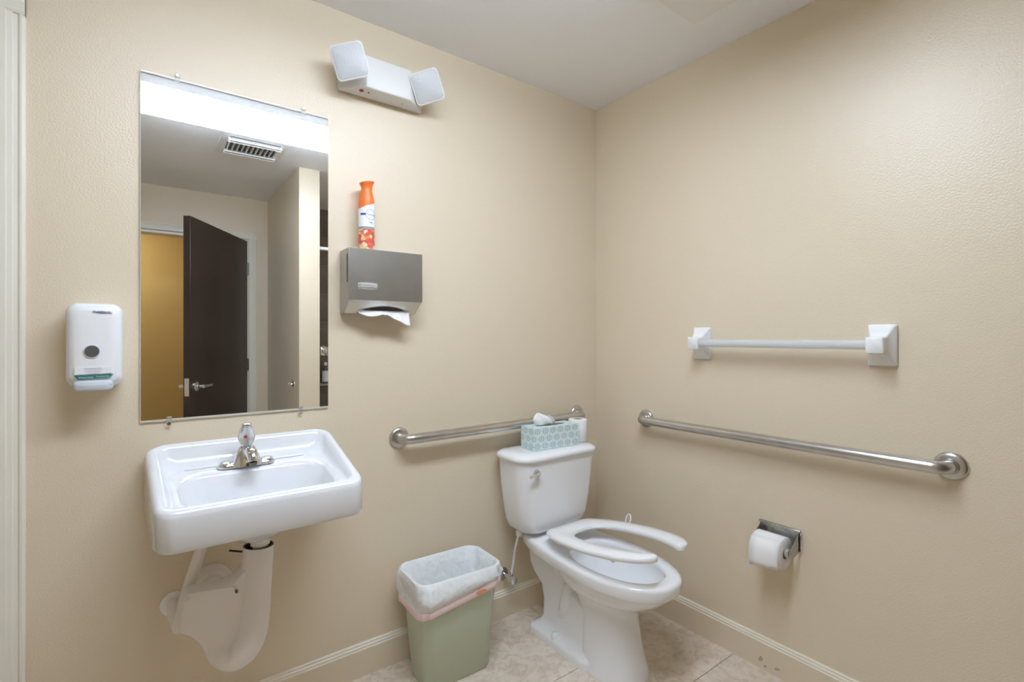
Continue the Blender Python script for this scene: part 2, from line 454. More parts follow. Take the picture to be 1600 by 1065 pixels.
MB().lathe([(.028, 0), (.030, .01), (.030, .12), (.012, .145), (.012, .16)], (-.555, YB + .065, .836)).build('body', 'dark_grey', bt, smooth=40)
MB().loft([[(-.5855 + .0305*(1 - math.cos(a)), YB + .065 + .0305*math.sin(a), zz) for a in [PI*k/10 for k in range(11)]] for zz in (.85, .95)], False, False, closed=False).build('label', 'label_white', bt, smooth=40)
MB().lathe([(.014, .16), (.014, .185), (.008, .19)], (-.555, YB + .065, .836)).build('cap', 'label_white', bt, smooth=40)
va = thing('shower_valve', 'chrome shower valve on the brown tiles seen in the mirror', 'valve', (-.56, YB + .0136, 1.13))
MB().lathe([(.05, 0), (.05, .004), (.042, .012), (.018, .016), (.018, .05)], (-.56, YB + .0137, 1.13), 'Y').build('plate', 'chrome', va, smooth=40)
MB().tube([(-.56, YB + .058, 1.13), (-.535, YB + .062, 1.085)], .008).build('lever', 'chrome', va, smooth=40)

# ================================================================== CEILING FITTINGS
cl = thing('ceiling_light', 'long lit fluorescent wraparound light on the ceiling, seen in the mirror', 'ceiling light', (-1.325, -1.095, H))
FX0, FX1, FY0, FY1 = -1.955, -.70, -1.235, -.955
MB().box((FX0, FY0, H - .042), (FX1, FY1, H)).build('housing', 'fixture_white', cl, bevel=.004)
m = MB()
prof = [(FY1 - .004, 2.396, 1), (FY1 - .004, 2.368, 1), (FY1 - .012, 2.355, 0), (FY1 - .032, 2.346, 0), (FY0 + .032, 2.346, 0), (FY0 + .012, 2.355, 0), (FY0 + .004, 2.368, 1), (FY0 + .004, 2.396, 1)]
m.loft([[(FX0 + .012, y, z) for y, z, _ in prof], [(FX1 - .012, y, z) for y, z, _ in prof]])
m.mi = [1, 0, 0, 0, 0, 0, 1, 1, 1, 1]
m.build('diffuser', ['diffuser', 'diffuser_side'], cl)
for xa, xb in ((FX0, FX0 + .011), (FX1 - .011, FX1)): MB().box((xa, FY0 + .002, 2.343), (xb, FY1 - .002, 2.397)).build('end_plate', 'fixture_white', cl, bevel=.004)
ve = thing('ceiling_vent', 'white louvred square air vent in the ceiling, seen in the mirror', 'vent', (-1.355, -1.63, H))
vx0, vx1, vy0, vy1 = -1.535, -1.175, -1.825, -1.44
m = MB(); zt = H - .012
for a, b in (((vx0, vy0), (vx1, vy0 + .05)), ((vx0, vy1 - .05), (vx1, vy1)), ((vx0, vy0 + .05), (vx0 + .04, vy1 - .05)), ((vx1 - .04, vy0 + .05), (vx1, vy1 - .05))): m.box((*a, zt), (*b, H))
m.build('flange', 'vent_white', ve)
MB().box((vx0 + .04, vy0 + .05, H - .004), (vx1 - .04, vy1 - .05, H)).build('duct', 'dark_grey', ve)
for yy in (vy0 + .052, vy0 + .085, vy1 - .12, vy1 - .087):
    MB().add([], []).loft([[(x, yy, H - .010), (x, yy + .006, H - .005), (x, yy + .036, H - .030), (x, yy + .030, H - .034)] for x in (vx0 + .035, vx1 - .035)]).build('louvre', 'vent_white', ve)
for k in range(11):
    x = vx0 + .05 + k*.026
    MB().box((x - .003, vy0 + .125, H - .024), (x + .003, vy1 - .125, H - .006)).build('slat', 'vent_white', ve)
cp = MB().box((-.56, -1.06, H - .014), (-.238, -.734, H)); tag(cp.build('ceiling_panel', 'panel_paint', bevel=.003), 'flat square access panel on the ceiling at the top edge', 'panel')

# ================================================================== MIRROR
mi = thing('mirror', 'tall frameless rectangular mirror above the sink', 'mirror', (-1.636, 0, 1.006))
mx0, mx1, mz0, mz1 = -1.905, -1.367, 1.006, 2.040
m = MB().box((mx0, -.0065, mz0), (mx1, -.001, mz1)); m.build('backing', 'mirror_edge', mi)
m = MB().add([(mx0 + .002, -.0068, mz0 + .006), (mx1 - .001, -.0068, mz0 + .006), (mx1 - .001, -.0068, mz1 - .001), (mx0 + .002, -.0068, mz1 - .001)], [(0, 1, 2, 3)])
m.build('glass', 'mirror_silver', mi, recalc=False)
for cx_, cz_, s in ((-1.814, mz1, 1), (-1.452, mz1, 1), (-1.835, mz0, -1), (-1.461, mz0, -1)):
    MB().box((cx_ - .007, -.0105, cz_ - s*.012), (cx_ + .007, -.0072, cz_ + s*.014)).build('clip', 'clear_plastic', mi, bevel=.0015)
    MB().lathe([(.0045, -.0125), (.0045, -.0107)], (cx_, 0, cz_ + s*.008), 'Y').build('clip_screw', 'chrome', mi, smooth=40)

# ================================================================== SOAP DISPENSER
sd = thing('soap_dispenser', 'white wall soap dispenser with grey sight window left of the mirror', 'soap dispenser', (-2.0, 0, 1.11))
def soap_ring(y, ins, zt, zb):
    x0, x1 = -2.062 + ins, -1.943 - ins
    pts = rrect(x0, x1, zb, zt, min(.022, (x1 - x0)/2.6), 0, 8)
    out = []
    for q in pts:
        x, zz = q.x, q.y
        t = (zz - zb) / (zt - zb); bul = 1 + .035*math.sin(PI*min(max(t, 0), 1))
        x = -2.0025 + (x + 2.0025)*bul
        if zz > (zt + zb)/2: zz += .006*math.cos((x + 2.0025)/.06*PI/2)
        out.append(Vector((x, y, zz)))
    return out
m = MB().loft([soap_ring(-.001, .002, 1.345, 1.122), soap_ring(-.055, 0, 1.345, 1.124), soap_ring(-.082, .004, 1.342, 1.130), soap_ring(-.094, .012, 1.334, 1.138), soap_ring(-.0985, .024, 1.32, 1.15), soap_ring(-.1, .036, 1.30, 1.17)])
m.build('cover', 'white_plastic', sd, smooth=50)
MB().lathe([(.0168, -.1035), (.0168, -.099), (.0, -.099)], (-2.006, 0, 1.2195), 'Y', 28).build('window_rim', 'grey_plastic', sd, smooth=40)
MB().lathe([(.0152, -.1042), (.0152, -.1), (.0, -.1)], (-2.006, 0, 1.2195), 'Y', 28).build('sight_window', 'dark_grey', sd, smooth=40)
def pb(y, z0, z1, ins): return [Vector((q.x, y + .004*((q.x + 2.003)/.045)**2, q.y - .006*math.cos((q.x + 2.003)/.045*PI/2)*(1 if q.y < (z0 + z1)/2 else -.5))) for q in rrect(-2.046 + ins, -1.962 - ins, z0, z1, .010, 0, 5)]
m = MB().loft([pb(-.05, 1.117, 1.142, 0), pb(-.10, 1.117, 1.142, 0), pb(-.110, 1.119, 1.14, .003), pb(-.113, 1.123, 1.137, .008)])
m.build('push_bar', 'grey_plastic', sd, smooth=50)
m = MB(); pts = [(-2.042, 1.1555), (-2.034, 1.1462), (-1.970, 1.1485), (-1.962, 1.1578)]
m.prism(pts, -.1022, -.0975, 'Y'); m.build('green_band', 'teal', sd)
MB().prism([(-2.041, 1.1582), (-1.966, 1.1602), (-1.966, 1.178), (-2.041, 1.178)], -.1012, -.0975).build('label', 'white_plastic', sd)
text('McKESSON', .0085, on_back_wall(-1.984, -.1003, 1.324), 'ink_blue', 'logo_text', sd, extrude=.001)
text('Antimicrobial', .0068, on_back_wall(-2.004, -.1016, 1.1735), 'ink_grey', 'label_text', sd)
text('Lotion Soap', .0068, on_back_wall(-2.004, -.1016, 1.1668), 'ink_grey', 'label_text', sd)
text('with Aloe', .0058, on_back_wall(-2.004, -.1016, 1.1608), 'ink_grey', 'label_text', sd)
text('Moisturizing', .0058, on_back_wall(-2.018, -.1026, 1.1508) @ Matrix.Rotation(R(1.5), 4, 'Z'), 'ink_white', 'band_text', sd)
text('Conditioning', .005, on_back_wall(-1.984, -.1026, 1.1525) @ Matrix.Rotation(R(1.5), 4, 'Z'), 'ink_white', 'band_text', sd)

# ================================================================== SINK
SC = -1.631
sk = thing('wall_sink', 'white porcelain wall-hung sink with raised back, below the mirror', 'sink', (SC, 0, .66))
def rimz(x, y):
    t = min(max((-y - .03) / .40, 0), 1); e = min(abs(x - SC)/SH, 1); return .940 - .092*t**1.05 - .016*e**7*(1 - t)
SB, SF, SH = -.002, -.43, .266
def out_ring(ins, dz, r=.045, zc=None):
    return rrect(SC - SH + ins, SC + SH - ins, SF + ins, SB - ins, max(r - ins*.5, .01), 0, 8, taper=.075, zf=(lambda x, y: zc) if zc is not None else (lambda x, y: rimz(x, y) + dz))
def crown(ring):    # the back rim bows up gently in the middle
    return ring
rings = [rrect(SC - .025, SC + .025, -.24, -.19, .022, .668, 8), rrect(SC - .045, SC + .045, -.25, -.175, .035, .674, 8), rrect(SC - .11, SC + .11, -.285, -.12, .06, .712, 8), rrect(SC - .19, SC + .19, -.34, -.06, .06, .745, 8),
         out_ring(.03, 0, zc=.756), out_ring(.006, 0, zc=.752), out_ring(0, 0, zc=.762), out_ring(0, -.016), out_ring(.002, -.006), out_ring(.008, 0), out_ring(.020, .0005), out_ring(.027, -.004), out_ring(.032, -.012)]
def ledge(ins):
    def zf(x, y): return .868 - .030*min(max((-y - .07)/.33, 0), 1)
    return rrect(SC - .222 + ins, SC + .222 - ins, -.396 + ins*.5, -.068 - ins, .075, 0, 8, taper=.06, zf=zf)
def mixr(A, B, t, tz): return [Vector((a.x + (b.x - a.x)*t, a.y + (b.y - a.y)*t, a.z + (b.z - a.z)*tz)) for a, b in zip(A, B)]
A_, B_ = rings[-1], ledge(.006)
rings += [mixr(A_, B_, .14, .36), mixr(A_, B_, .34, .66), mixr(A_, B_, .58, .86), mixr(A_, B_, .82, .97), B_]
def basin(y0, y1, hw, z, r, zb=None): return rrect(SC - hw, SC + hw, y0, y1, r, z, 8, taper=.05, zf=(lambda x, y: z + (0 if zb is None else (zb - z)*(y - y0)/(y1 - y0))))
rings += [basin(-.388, -.142, .200, .836, .075, .860), basin(-.385, -.148, .195, .829, .075, .853), basin(-.372, -.162, .184, .80, .065), basin(-.355, -.178, .168, .745, .07), basin(-.335, -.195, .145, .722, .06), basin(-.30, -.215, .10, .712, .042), basin(-.275, -.235, .03, .709, .02)]
m = MB().loft(rings, True, True)
m.build('basin', 'sink_porcelain', sk, smooth=60)
for yy in (-.076, -.086):
    for xa, xb in ((SC - .17, SC - .085), (SC + .065, SC + .16)):
        MB().tube([(xa, yy, .8685), (xb, yy, .8685)], .0022, 8).build('ledge_ridge', 'sink_porcelain', sk, smooth=60)
MB().lathe([(.022, .7085), (.024, .711), (.018, .7115), (.0, .709)], (SC - .007, -.255, 0)).build('drain', 'chrome', sk, smooth=40)
MB().lathe([(.020, .60), (.020, .65), (.026, .652), (.027, .670)], (-1.622, -.212, 0)).build('drain_nut', 'pvc', sk, smooth=40)
# faucet (part of the sink)
FXc, FYc, FZ = -1.642, -.108, .8655
def stad(w, d, z, n=10):
    pts = []
    for k in range(n + 1): a = R(-90 + 180*k/n); pts.append(Vector((FXc + w + d*math.cos(a), FYc + d*math.sin(a), z)))
    for k in range(n + 1): a = R(90 + 180*k/n); pts.append(Vector((FXc - w + d*math.cos(a), FYc + d*math.sin(a), z)))
    return pts
fa = MB().loft([stad(.053, .026, FZ), stad(.053, .0265, FZ + .005), stad(.053, .024, FZ + .010), stad(.052, .020, FZ + .013)]).build('faucet', 'chrome', sk, smooth=40)
for s in (-1, 1): MB().lathe([(.019, 0), (.018, .004), (.010, .007), (.0, .008)], (FXc + s*.056, FYc, FZ + .012)).build('wing_cap', 'chrome', fa, smooth=50)
def oct_(cx, cy, a, b, z, n=20): return [Vector((cx + a*math.copysign(abs(math.cos(2*PI*k/n))**.75, math.cos(2*PI*k/n)), cy + b*math.copysign(abs(math.sin(2*PI*k/n))**.75, math.sin(2*PI*k/n)), z)) for k in range(n)]
MB().loft([oct_(FXc, FYc - .008, .044, .034, FZ + .004), oct_(FXc, FYc - .008, .037, .032, FZ + .022), oct_(FXc, FYc - .005, .030, .027, FZ + .04), oct_(FXc, FYc, .023, .022, FZ + .054), oct_(FXc, FYc, .016, .016, FZ + .06)]).build('faucet_body', 'chrome', fa, smooth=50)
MB().tube([(FXc + .002, FYc + .0, FZ + .034), (FXc + .003, FYc - .04, FZ + .042), (FXc + .004, FYc - .068, FZ + .046), (FXc + .004, FYc - .084, FZ + .040), (FXc + .004, FYc - .088, FZ + .026)], [.022, .019, .0175, .016, .014], 16).build('spout', 'chrome', fa, smooth=50)
MB().lathe([(.011, 0), (.011, .008)], (FXc + .004, FYc - .0885, FZ + .018)).build('aerator', 'dark_grey', fa, smooth=40)
MB().lathe([(.012, 0), (.017, .004), (.0235, .018), (.024, .026), (.021, .040), (.016, .054), (.0125, .061), (.0, .061)], (FXc, FYc, FZ + .060), n=12).build('handle', 'acrylic', fa, smooth=25)
MB().lathe([(.007, .0), (.007, .058)], (FXc, FYc, FZ + .062)).build('handle_stem', 'chrome', fa, smooth=40)
MB().lathe([(.014, 0), (.014, .003), (.010, .006), (.0, .0065)], (FXc, FYc, FZ + .1212)).build('handle_cap', 'chrome', fa, smooth=40)
MB().lathe([(.0045, -.0015), (.0045, .0)], (FXc - .007, FYc - .0225, FZ + .09), 'Y').build('temperature_dot', 'red_dot', fa, smooth=40)

# ---------------- trap cover, drain flange, supply
tc_ = thing('trap_cover', 'white plastic drain trap cover hanging under the sink', 'pipe cover', (-1.63, -.2, .30))
cyv = -.205
ctl = [(-1.625, .648), (-1.628, .60), (-1.633, .53), (-1.638, .46), (-1.646, .405), (-1.662, .368), (-1.688, .351), (-1.715, .362), (-1.738, .394), (-1.762, .428), (-1.792, .458)]
rct = [.0405, .041, .042, .044, .046, .047, .046, .038, .028, .020, .012]
def cr(tbl, t):
    n = len(tbl) - 1; u = t*n; i = min(int(u), n - 1); f = u - i
    P = [Vector(tbl[max(i-1, 0)]), Vector(tbl[i]), Vector(tbl[i+1]), Vector(tbl[min(i+2, n)])]
    return .5*((2*P[1]) + (P[2] - P[0])*f + (2*P[0] - 5*P[1] + 4*P[2] - P[3])*f*f + (3*P[1] - P[0] - 3*P[2] + P[3])*f**3)
pts = []; rr = []
for k in range(41):
    q = cr([(x, z, r) for (x, z), r in zip(ctl, rct)], k/40); pts.append((q.x, cyv + max(0, (-1.66 - q.x)*.2), q.y)); rr.append(q.z)
m = MB(); n = 24
m.tube(pts, rr, n, caps=False); m.f.append(list(range(40*n, 41*n))); m.mi.append(0)
ring_in = [[(pts[0][0] + .0355*math.cos(2*PI*k/n), cyv + .0355*math.sin(2*PI*k/n), zz) for k in range(n)] for zz in (.6485, .60)]
m2 = MB().loft(ring_in, False, True)
m.build('sleeve', 'pvc', tc_, smooth=60)
m2.build('sleeve_inside', 'dark_grey', tc_, smooth=60)
def webring(y, ins):
    out = [(-1.800, .556), (-1.725, .556), (-1.690, .566), (-1.668, .592), (-1.640, .60), (-1.640, .45), (-1.648, .37), (-1.668, .33), (-1.697, .314), (-1.727, .332), (-1.752, .37), (-1.775, .412), (-1.796, .437), (-1.818, .45), (-1.822, .47), (-1.812, .53)]
    cx = sum(p[0] for p in out)/len(out); cz = sum(p[1] for p in out)/len(out)
    return [Vector((x + (cx - x)*ins, y + (.035*(1.66 + x)/-.16 if x < -1.66 else 0), z + (cz - z)*ins)) for x, z in out]
m = MB().loft([webring(-.168, .06), webring(-.174, 0), webring(-.220, 0), webring(-.232, .05)])
m.build('side_shell', 'pvc', tc_, bevel=.004, segs=3)
m = MB().loft([[(-1.800, y + .034, .5555), (-1.690, y + .006, .5555), (-1.690, y + .006, .545), (-1.800, y + .034, .543)] for y in (-.235, -.228)]); m.build('seam_rib', 'pvc', tc_, bevel=.002)
for x, y in ((-1.686, -.2315), (-1.797, -.207)): MB().lathe([(.004, -.003), (.004, .004)], (x, y, .540), 'Y').build('rivet', 'dark_grey' if x > -1.7 else 'pvc', tc_, smooth=40)
MB().tube([(-1.668, -.21, .640), (-1.70, -.20, .648)], .003, 8).build('tie_tail', 'black_iron', tc_, smooth=40)
de = thing('drain_flange', 'round white wall flange with drain stub behind the trap cover', 'pipe', (-1.727, 0, .482))
MB().lathe([(.062, -.001), (.062, -.008), (.056, -.016), (.046, -.018), (.042, -.030), (.036, -.034)], (-1.727, 0, .482), 'Y', 32).build('flange', 'pvc', de, smooth=40)
MB().tube([(-1.727, -.03, .482), (-1.727, -.075, .478), (-1.728, -.135, .474)], [.034, .031, .029], 20).build('stub', 'warm_plastic', de, smooth=50)
sp = thing('supply_pipe', 'white sleeved water supply tube from sink to wall stop', 'pipe', (-1.83, 0, .44))
MB().lathe([(.036, -.001), (.036, -.006), (.028, -.012)], (-1.822, 0, .452), 'Y', 28).build('flange', 'white_plastic', sp, smooth=40)
MB().tube([(-1.822, -.012, .452), (-1.820, -.055, .440), (-1.815, -.090, .425)], [.020, .021, .019], 16).build('stop_cover', 'pvc', sp, smooth=50)
MB().tube([(-1.813, -.088, .408), (-1.812, -.092, .43), (-1.800, -.105, .50), (-1.775, -.125, .60), (-1.752, -.145, .69), (-1.745, -.15, .72)], [.017, .018, .0165, .0155, .015, .015], 16).build('tube', 'pvc', sp, smooth=50)

# ================================================================== EMERGENCY LIGHT
em = thing('emergency_light', 'white two-headed emergency light high on the wall right of the mirror', 'emergency light', (-1.17, 0, 2.15))
b0 = [(-1.335, 2.150), (-1.005, 2.150), (-1.005, 2.272), (-1.335, 2.272)]
m = MB().loft([[(x, -.001, z) for x, z in b0], [(x, -.018, z) for x, z in b0], [(-1.255, -.082, 2.153), (-1.085, -.082, 2.153), (-1.085, -.082, 2.268), (-1.255, -.082, 2.268)]])
m.build('body', 'em_plastic', em, bevel=.005, segs=3)
MB().lathe([(.008, -.0012), (.008, .002)], (-1.262, -.049, 2.150), 'Z').build('test_button', 'red_dot', em, smooth=40)
MB().lathe([(.003, -.0012), (.003, .002)], (-1.236, -.049, 2.150), 'Z').build('status_lamp', 'red_dot', em, smooth=40)
MB().lathe([(.003, -.0012), (.003, .002)], (-1.10, -.040, 2.150), 'Z').build('screw', 'ink_grey', em, smooth=40)
for az, el, ro, C, nk in ((-.45, -.30, .270, (-1.328, -.120, 2.203), (-1.275, -.05, 2.205)), (-.35, -.41, .385, (-1.025, -.100, 2.215), (-1.055, -.04, 2.21))):
    nv = Vector((math.sin(az)*math.cos(el), -math.cos(az)*math.cos(el), math.sin(el)))
    rv = Vector((math.cos(az), math.sin(az), 0)); uv = nv.cross(rv)
    if uv.z < 0: uv = -uv
    r2 = rv*math.cos(ro) + uv*math.sin(ro); u2 = uv*math.cos(ro) - rv*math.sin(ro); C = Vector(C)
    def sq(h, d, r): return [C + r2*q.x + u2*q.y + nv*d for q in rrect(-h, h, -h, h, r, 0, 6)]
    hd = MB().loft([sq(.026, -.048, .012), sq(.040, -.040, .016), sq(.052, -.020, .018), sq(.056, -.002, .016), sq(.057, .003, .016), sq(.054, .005, .014), sq(.050, .004, .012)]).build('lamp_head', 'em_plastic', em, smooth=45)
    MB().loft([sq(.0515, .003, .013), sq(.050, .007, .013), sq(.040, .010, .012), sq(.012, .0125, .006)], False, True).build('lens', 'lamp_lens', hd, smooth=30)
    MB().tube([C - nv*.044, Vector(nk)], [.018, .02], 16).build('neck', 'em_plastic', em, smooth=50)

# ================================================================== PAPER TOWEL DISPENSER
pd = thing('paper_towel_dispenser', 'brushed steel paper towel dispenser on the wall right of the mirror', 'dispenser', (-1.186, 0, 1.34))
px0, px1, pt, pbz = -1.3245, -1.0465, 1.5695, 1.343
side = [(-.001, pt), (-.098, pt), (-.098, 1.391), (-.034, pbz), (-.001, pbz)]
m = MB().loft([[(px0, y, z) for y, z in side], [(px1, y, z) for y, z in side]]); m.build('cabinet', 'dispenser_steel', pd, bevel=.0015)
m = MB(); m.box((px0 - .001, -.101, 1.3885), (px1 + .001, -.0985, pt + .001)); m.build('front_cover', 'dispenser_steel', pd, bevel=.001)
# lower sloped face panel
d = Vector((0, .064, -.048)).normalized(); nn = Vector((0, -d.z, d.y)) * -1
m = MB(); a = Vector((0, -.0965, 1.390)); b = Vector((0, -.036, 1.3445)); off = Vector((0, -.0012, -.0016))
m.loft([[Vector((x, 0, 0)) + q for q in (a, b, b + off, a + off)] for x in (px0 + .004, px1 - .004)]); m.build('lower_panel', 'dispenser_low', pd)
m = MB(); o1 = a.lerp(b, .40); o2 = a.lerp(b, .97); off2 = off*1.6
n_ = 14; top = []; bot = []
for k in range(n_ + 1):
    x = px0 + .045 + (px1 - px0 - .075)*k/n_; s = math.sin(PI*k/n_)**.6; q = o2.lerp(o1, s); top.append(Vector((x, 0, 0)) + q + off2)
    bot.append(Vector((x, 0, 0)) + o2 + off2)
m.loft([bot, top], False, False, closed=False); m.build('towel_slot', 'dark', pd)
MB().box((px0 - .0012, -.084, 1.450), (px0 + .001, -.080, 1.548)).build('side_slot', 'dark', pd)
m = MB(); pts = [(-1.2925, 1.4345), (-1.2235, 1.4345), (-1.2235, 1.4475)] + [(-1.2925 + .069*(1 - k/6), 1.4475 + .0035*math.sin(PI*k/6)) for k in range(1, 6)] + [(-1.2925, 1.4475)]
m.prism(pts, -.1028, -.1005); m.build('badge', 'badge', pd)
m = MB(); pts = [(-1.2925, 1.4335), (-1.2925, 1.4265)] + [(-1.2925 + .069*k/6, 1.4265 - .0035*math.sin(PI*k/6)) for k in range(1, 6)] + [(-1.2235, 1.4265), (-1.2235, 1.4335)]
m.prism(pts, -.1022, -.1005); m.build('badge_base', 'badge_dark', pd)
text('Kimberly-Clark', .0092, on_back_wall(-1.2545, -.1031, 1.4405), 'badge_dark', 'badge_text', pd)
MB().lathe([(.0035, -.1033), (.0035, -.1027)], (-1.2875, 0, 1.4405), 'Y').build('badge_mark', 'badge_dark', pd)
text('PROFESSIONAL', .0062, on_back_wall(-1.258, -.1025, 1.4290), 'badge', 'badge_text', pd)
# sheet of towel hanging out of the slot
m = MB(); rows = []
NX = 28
for j in range(8):
    t = j/7; row = []
    for k in range(NX + 1):
        s = k/NX; x = px0 + .048 + (px1 - px0 - .083)*s
        fold = .006*math.sin(s*13) + .004*math.sin(s*29 + 1)
        drop = (.010 + .014*math.sin(PI*min(s*2.2, 1)) if s < .42 else .010 + .052*((s - .42)/.58)**1.1*(1 if s < .93 else .93)) 
        yy = -.058 - .016*t + fold*t + .010*t*math.cos(s*7)
        row.append(Vector((x + .006*t*(s - .5), yy, 1.3575 - drop*t - .002 - (.012 if s > .4 and s < .5 else 0)*t*.4)))
    rows.append(row)
m.loft(rows, False, False, closed=False)
pt_o = m.build('paper_towel', 'paper', None, smooth=60); sm = pt_o.modifiers.new('solid', 'SOLIDIFY'); sm.thickness = .0008
tag(pt_o, 'white paper towel sheet hanging out of the steel dispenser', 'paper towel')

# ================================================================== AIR FRESHENER
AX, AY, AZ = -1.246, -.056, pt + .0012
af = thing('air_freshener', 'orange-capped air freshener spray can standing on the towel dispenser', 'spray can', (AX, AY, AZ))
RC = .0275
MB().lathe([(.0255, 0), (RC, .003), (RC, .160)], (AX, AY, AZ), n=32).build('can', 'fixture_white', af, smooth=40)
def capring(z, r, sl): return [Vector((AX + r*math.cos(2*PI*k/32) + .001*(z > .22), AY + r*math.sin(2*PI*k/32), AZ + z + sl*math.cos(2*PI*k/32))) for k in range(32)]
MB().loft([capring(.150, RC + .0006, 0), capring(.170, RC + .0006, 0), capring(.185, .0265, .001), capring(.200, .0235, .001), capring(.215, .0200, .001), capring(.226, .0195, .002), capring(.236, .0215, .003), capring(.246, .0265, .0045), capring(.2475, .0255, .0045), capring(.243, .018, .004)]).build('cap', 'orange_cap', af, smooth=50)
LA = R(-90 + 12)    # direction the label faces
def wrap(r):
    def f(co): 
        a = LA + co.x / RC; rr = r + co.z; return Vector((AX + rr*math.cos(a), AY + rr*math.sin(a), AZ + co.y))
    return f
def patch(mb, a0, a1, zlo, zhi, r, n=24):
    f = wrap(r); lo = []; hi = []
    for k in range(n + 1):
        a = a0 + (a1 - a0)*k/n
        lo.append(f(Vector((a*RC, zlo(a) if callable(zlo) else zlo, 0)))); hi.append(f(Vector((a*RC, zhi(a) if callable(zhi) else zhi, 0))))
    return mb.loft([lo, hi], False, False, closed=False)
patch(MB(), -PI, PI, .083, lambda a: .160 + .012*math.sin(a + .35), RC + .0010, 48).build('label', 'label_white', af, smooth=40, recalc=False)
patch(MB(), -PI, PI, .066, .083, RC + .0006, 48).build('grey_band', 'label_grey', af, smooth=40, recalc=False)
patch(MB(), -PI, PI, .004, .074, RC + .0009, 48).build('picture', 'fruit_print', af, smooth=40, recalc=False)
patch(MB(), -1.35, -.66, .1235, .1305, RC + .0014, 8).build('brand_bar', 'label_blue', af, smooth=40, recalc=False)
patch(MB(), .66, 1.2, .1235, .1305, RC + .0014, 8).build('brand_bar', 'label_blue', af, smooth=40, recalc=False)
f = wrap(RC + .0014); m = MB()
m.loft([[f(Vector((r_*math.cos(2*PI*k/40), .126 + r_*math.sin(2*PI*k/40), 0))) for k in range(40)] for r_ in (.0172, .0186)], False, False); m.build('brand_ring', 'label_ring', af, smooth=60, recalc=False)
text('febreze', .0095, None, 'label_ring', 'brand_text', af, bend=wrap(RC + .0013))
text('AIR', .0085, None, 'label_blue', 'label_text', af, bend=lambda c: wrap(RC + .0013)(c + Vector((0, .0975, 0))))
for o_ in af.children:
    if o_.name.startswith('brand_text'):
        for v in o_.data.vertices: v.co.z += .126

# ================================================================== GRAB BARS
def grab_bar(label, P0, P1, nrm):
    """P0,P1 flange centres on the wall, nrm points into the room"""
    P0, P1, nrm = Vector(P0), Vector(P1), Vector(nrm); t = (P1 - P0).normalized()
    g_ = thing('grab_bar', label, 'grab bar', tuple(P0), 'stainless grab bars around the toilet')
    off, br, bend = .058, .019, .036
    path = [P0 + nrm*.004, P0 + nrm*(off - bend)] + [P0 + nrm*(off - bend) + t*bend*(1 - math.cos(PI/2*k/8)) + nrm*bend*math.sin(PI/2*k/8) for k in range(1, 9)]
    L = (P1 - P0).length
    path += [P0 + nrm*off + t*(bend + (L - 2*bend)*k/6) for k in range(1, 6)]
    path += [P1 + nrm*(off - bend) - t*bend*(1 - math.cos(PI/2*k/8)) + nrm*bend*math.sin(PI/2*k/8) for k in range(8, 0, -1)] + [P1 + nrm*(off - bend), P1 + nrm*.004]
    MB().tube(path, br, 20).build('bar', 'brushed', g_, smooth=50)
    for P in (P0, P1):
        ax = 'Y' if abs(nrm.y) > .5 else 'X'; s = nrm.y if ax == 'Y' else nrm.x
        MB().lathe([(.041, s*.0008), (.041, s*.003), (.0385, s*.008), (.034, s*.0115), (.022, s*.0125), (.0205, s*.016)], P, ax, 36).build('flange', 'brushed', g_, smooth=40)
    return g_
grab_bar('shorter steel grab bar on the wall behind the toilet tank', (-1.096, 0, .865), (-.141, 0, .872), (0, -1, 0))
grab_bar('long steel grab bar below the towel bar', (0, -.324, .876), (0, -1.419, .881), (-1, 0, 0))

# ================================================================== TOWEL BAR
tb = thing('towel_bar', 'white ceramic towel bar with translucent rod on the right wall', 'towel bar', (0, -.94, 1.17))
for yc in (-.619, -1.253):
    def pr(x, hy, hz, r, dz=0): return [Vector((x, yc + q.x, 1.2315 + dz + q.y)) for q in rrect(-hy, hy, -hz, hz, r, 0, 5)]
    MB().loft([pr(-.001, .0385, .066, .006), pr(-.012, .0385, .066, .006), pr(-.017, .035, .061, .006), pr(-.028, .029, .046, .006), pr(-.042, .0245, .031, .006), pr(-.052, .0235, .026, .005), pr(-.078, .0235, .0255, .005), pr(-.081, .021, .023, .004)]).build('post', 'porcelain', tb, smooth=50)
MB().tube([(-.062, -.643, 1.2325), (-.062, -1.229, 1.2325)], .0155, 18).build('rod', 'bar_plastic', tb, smooth=50)

# ================================================================== TOILET
TX = -.44
to = thing('toilet', 'white two-piece toilet with open-front seat in the corner', 'toilet', (TX, 0, 0))
def trr(hw, yb, yf, r, z, bow=0., n=8):
    out = []
    for q in rrect(TX - hw, TX + hw, -yf, -yb, r, z, n):
        t = (q.x - TX)/hw
        if q.y < -(yb + yf)/2: q.y -= bow*(1 - t*t)
        out.append(q)
    return out
m = MB().loft([trr(.135, .055, .165, .05, .418, .012), trr(.162, .042, .188, .055, .424, .016), trr(.180, .034, .198, .055, .440, .018), trr(.190, .030, .204, .05, .475, .02), trr(.203, .028, .208, .05, .55, .022), trr(.213, .025, .213, .05, .64, .023), trr(.220, .024, .216, .05, .735, .024)])
m.build('tank', 'porcelain', to, smooth=60)
m = MB().loft([trr(.222, .022, .218, .055, .7355, .022), trr(.231, .017, .225, .06, .739, .026), trr(.233, .015, .228, .06, .748, .028), trr(.229, .017, .224, .06, .758, .028), trr(.216, .026, .212, .06, .7655, .027), trr(.17, .05, .18, .05, .768, .024)])
m.build('tank_lid', 'porcelain', to, smooth=60)
ha = MB().lathe([(.015, 0), (.015, -.006), (.011, -.012), (.009, -.018)], (TX - .148, -.2262, .694), 'Y', 20).build('flush_handle', 'chrome', to, smooth=40)
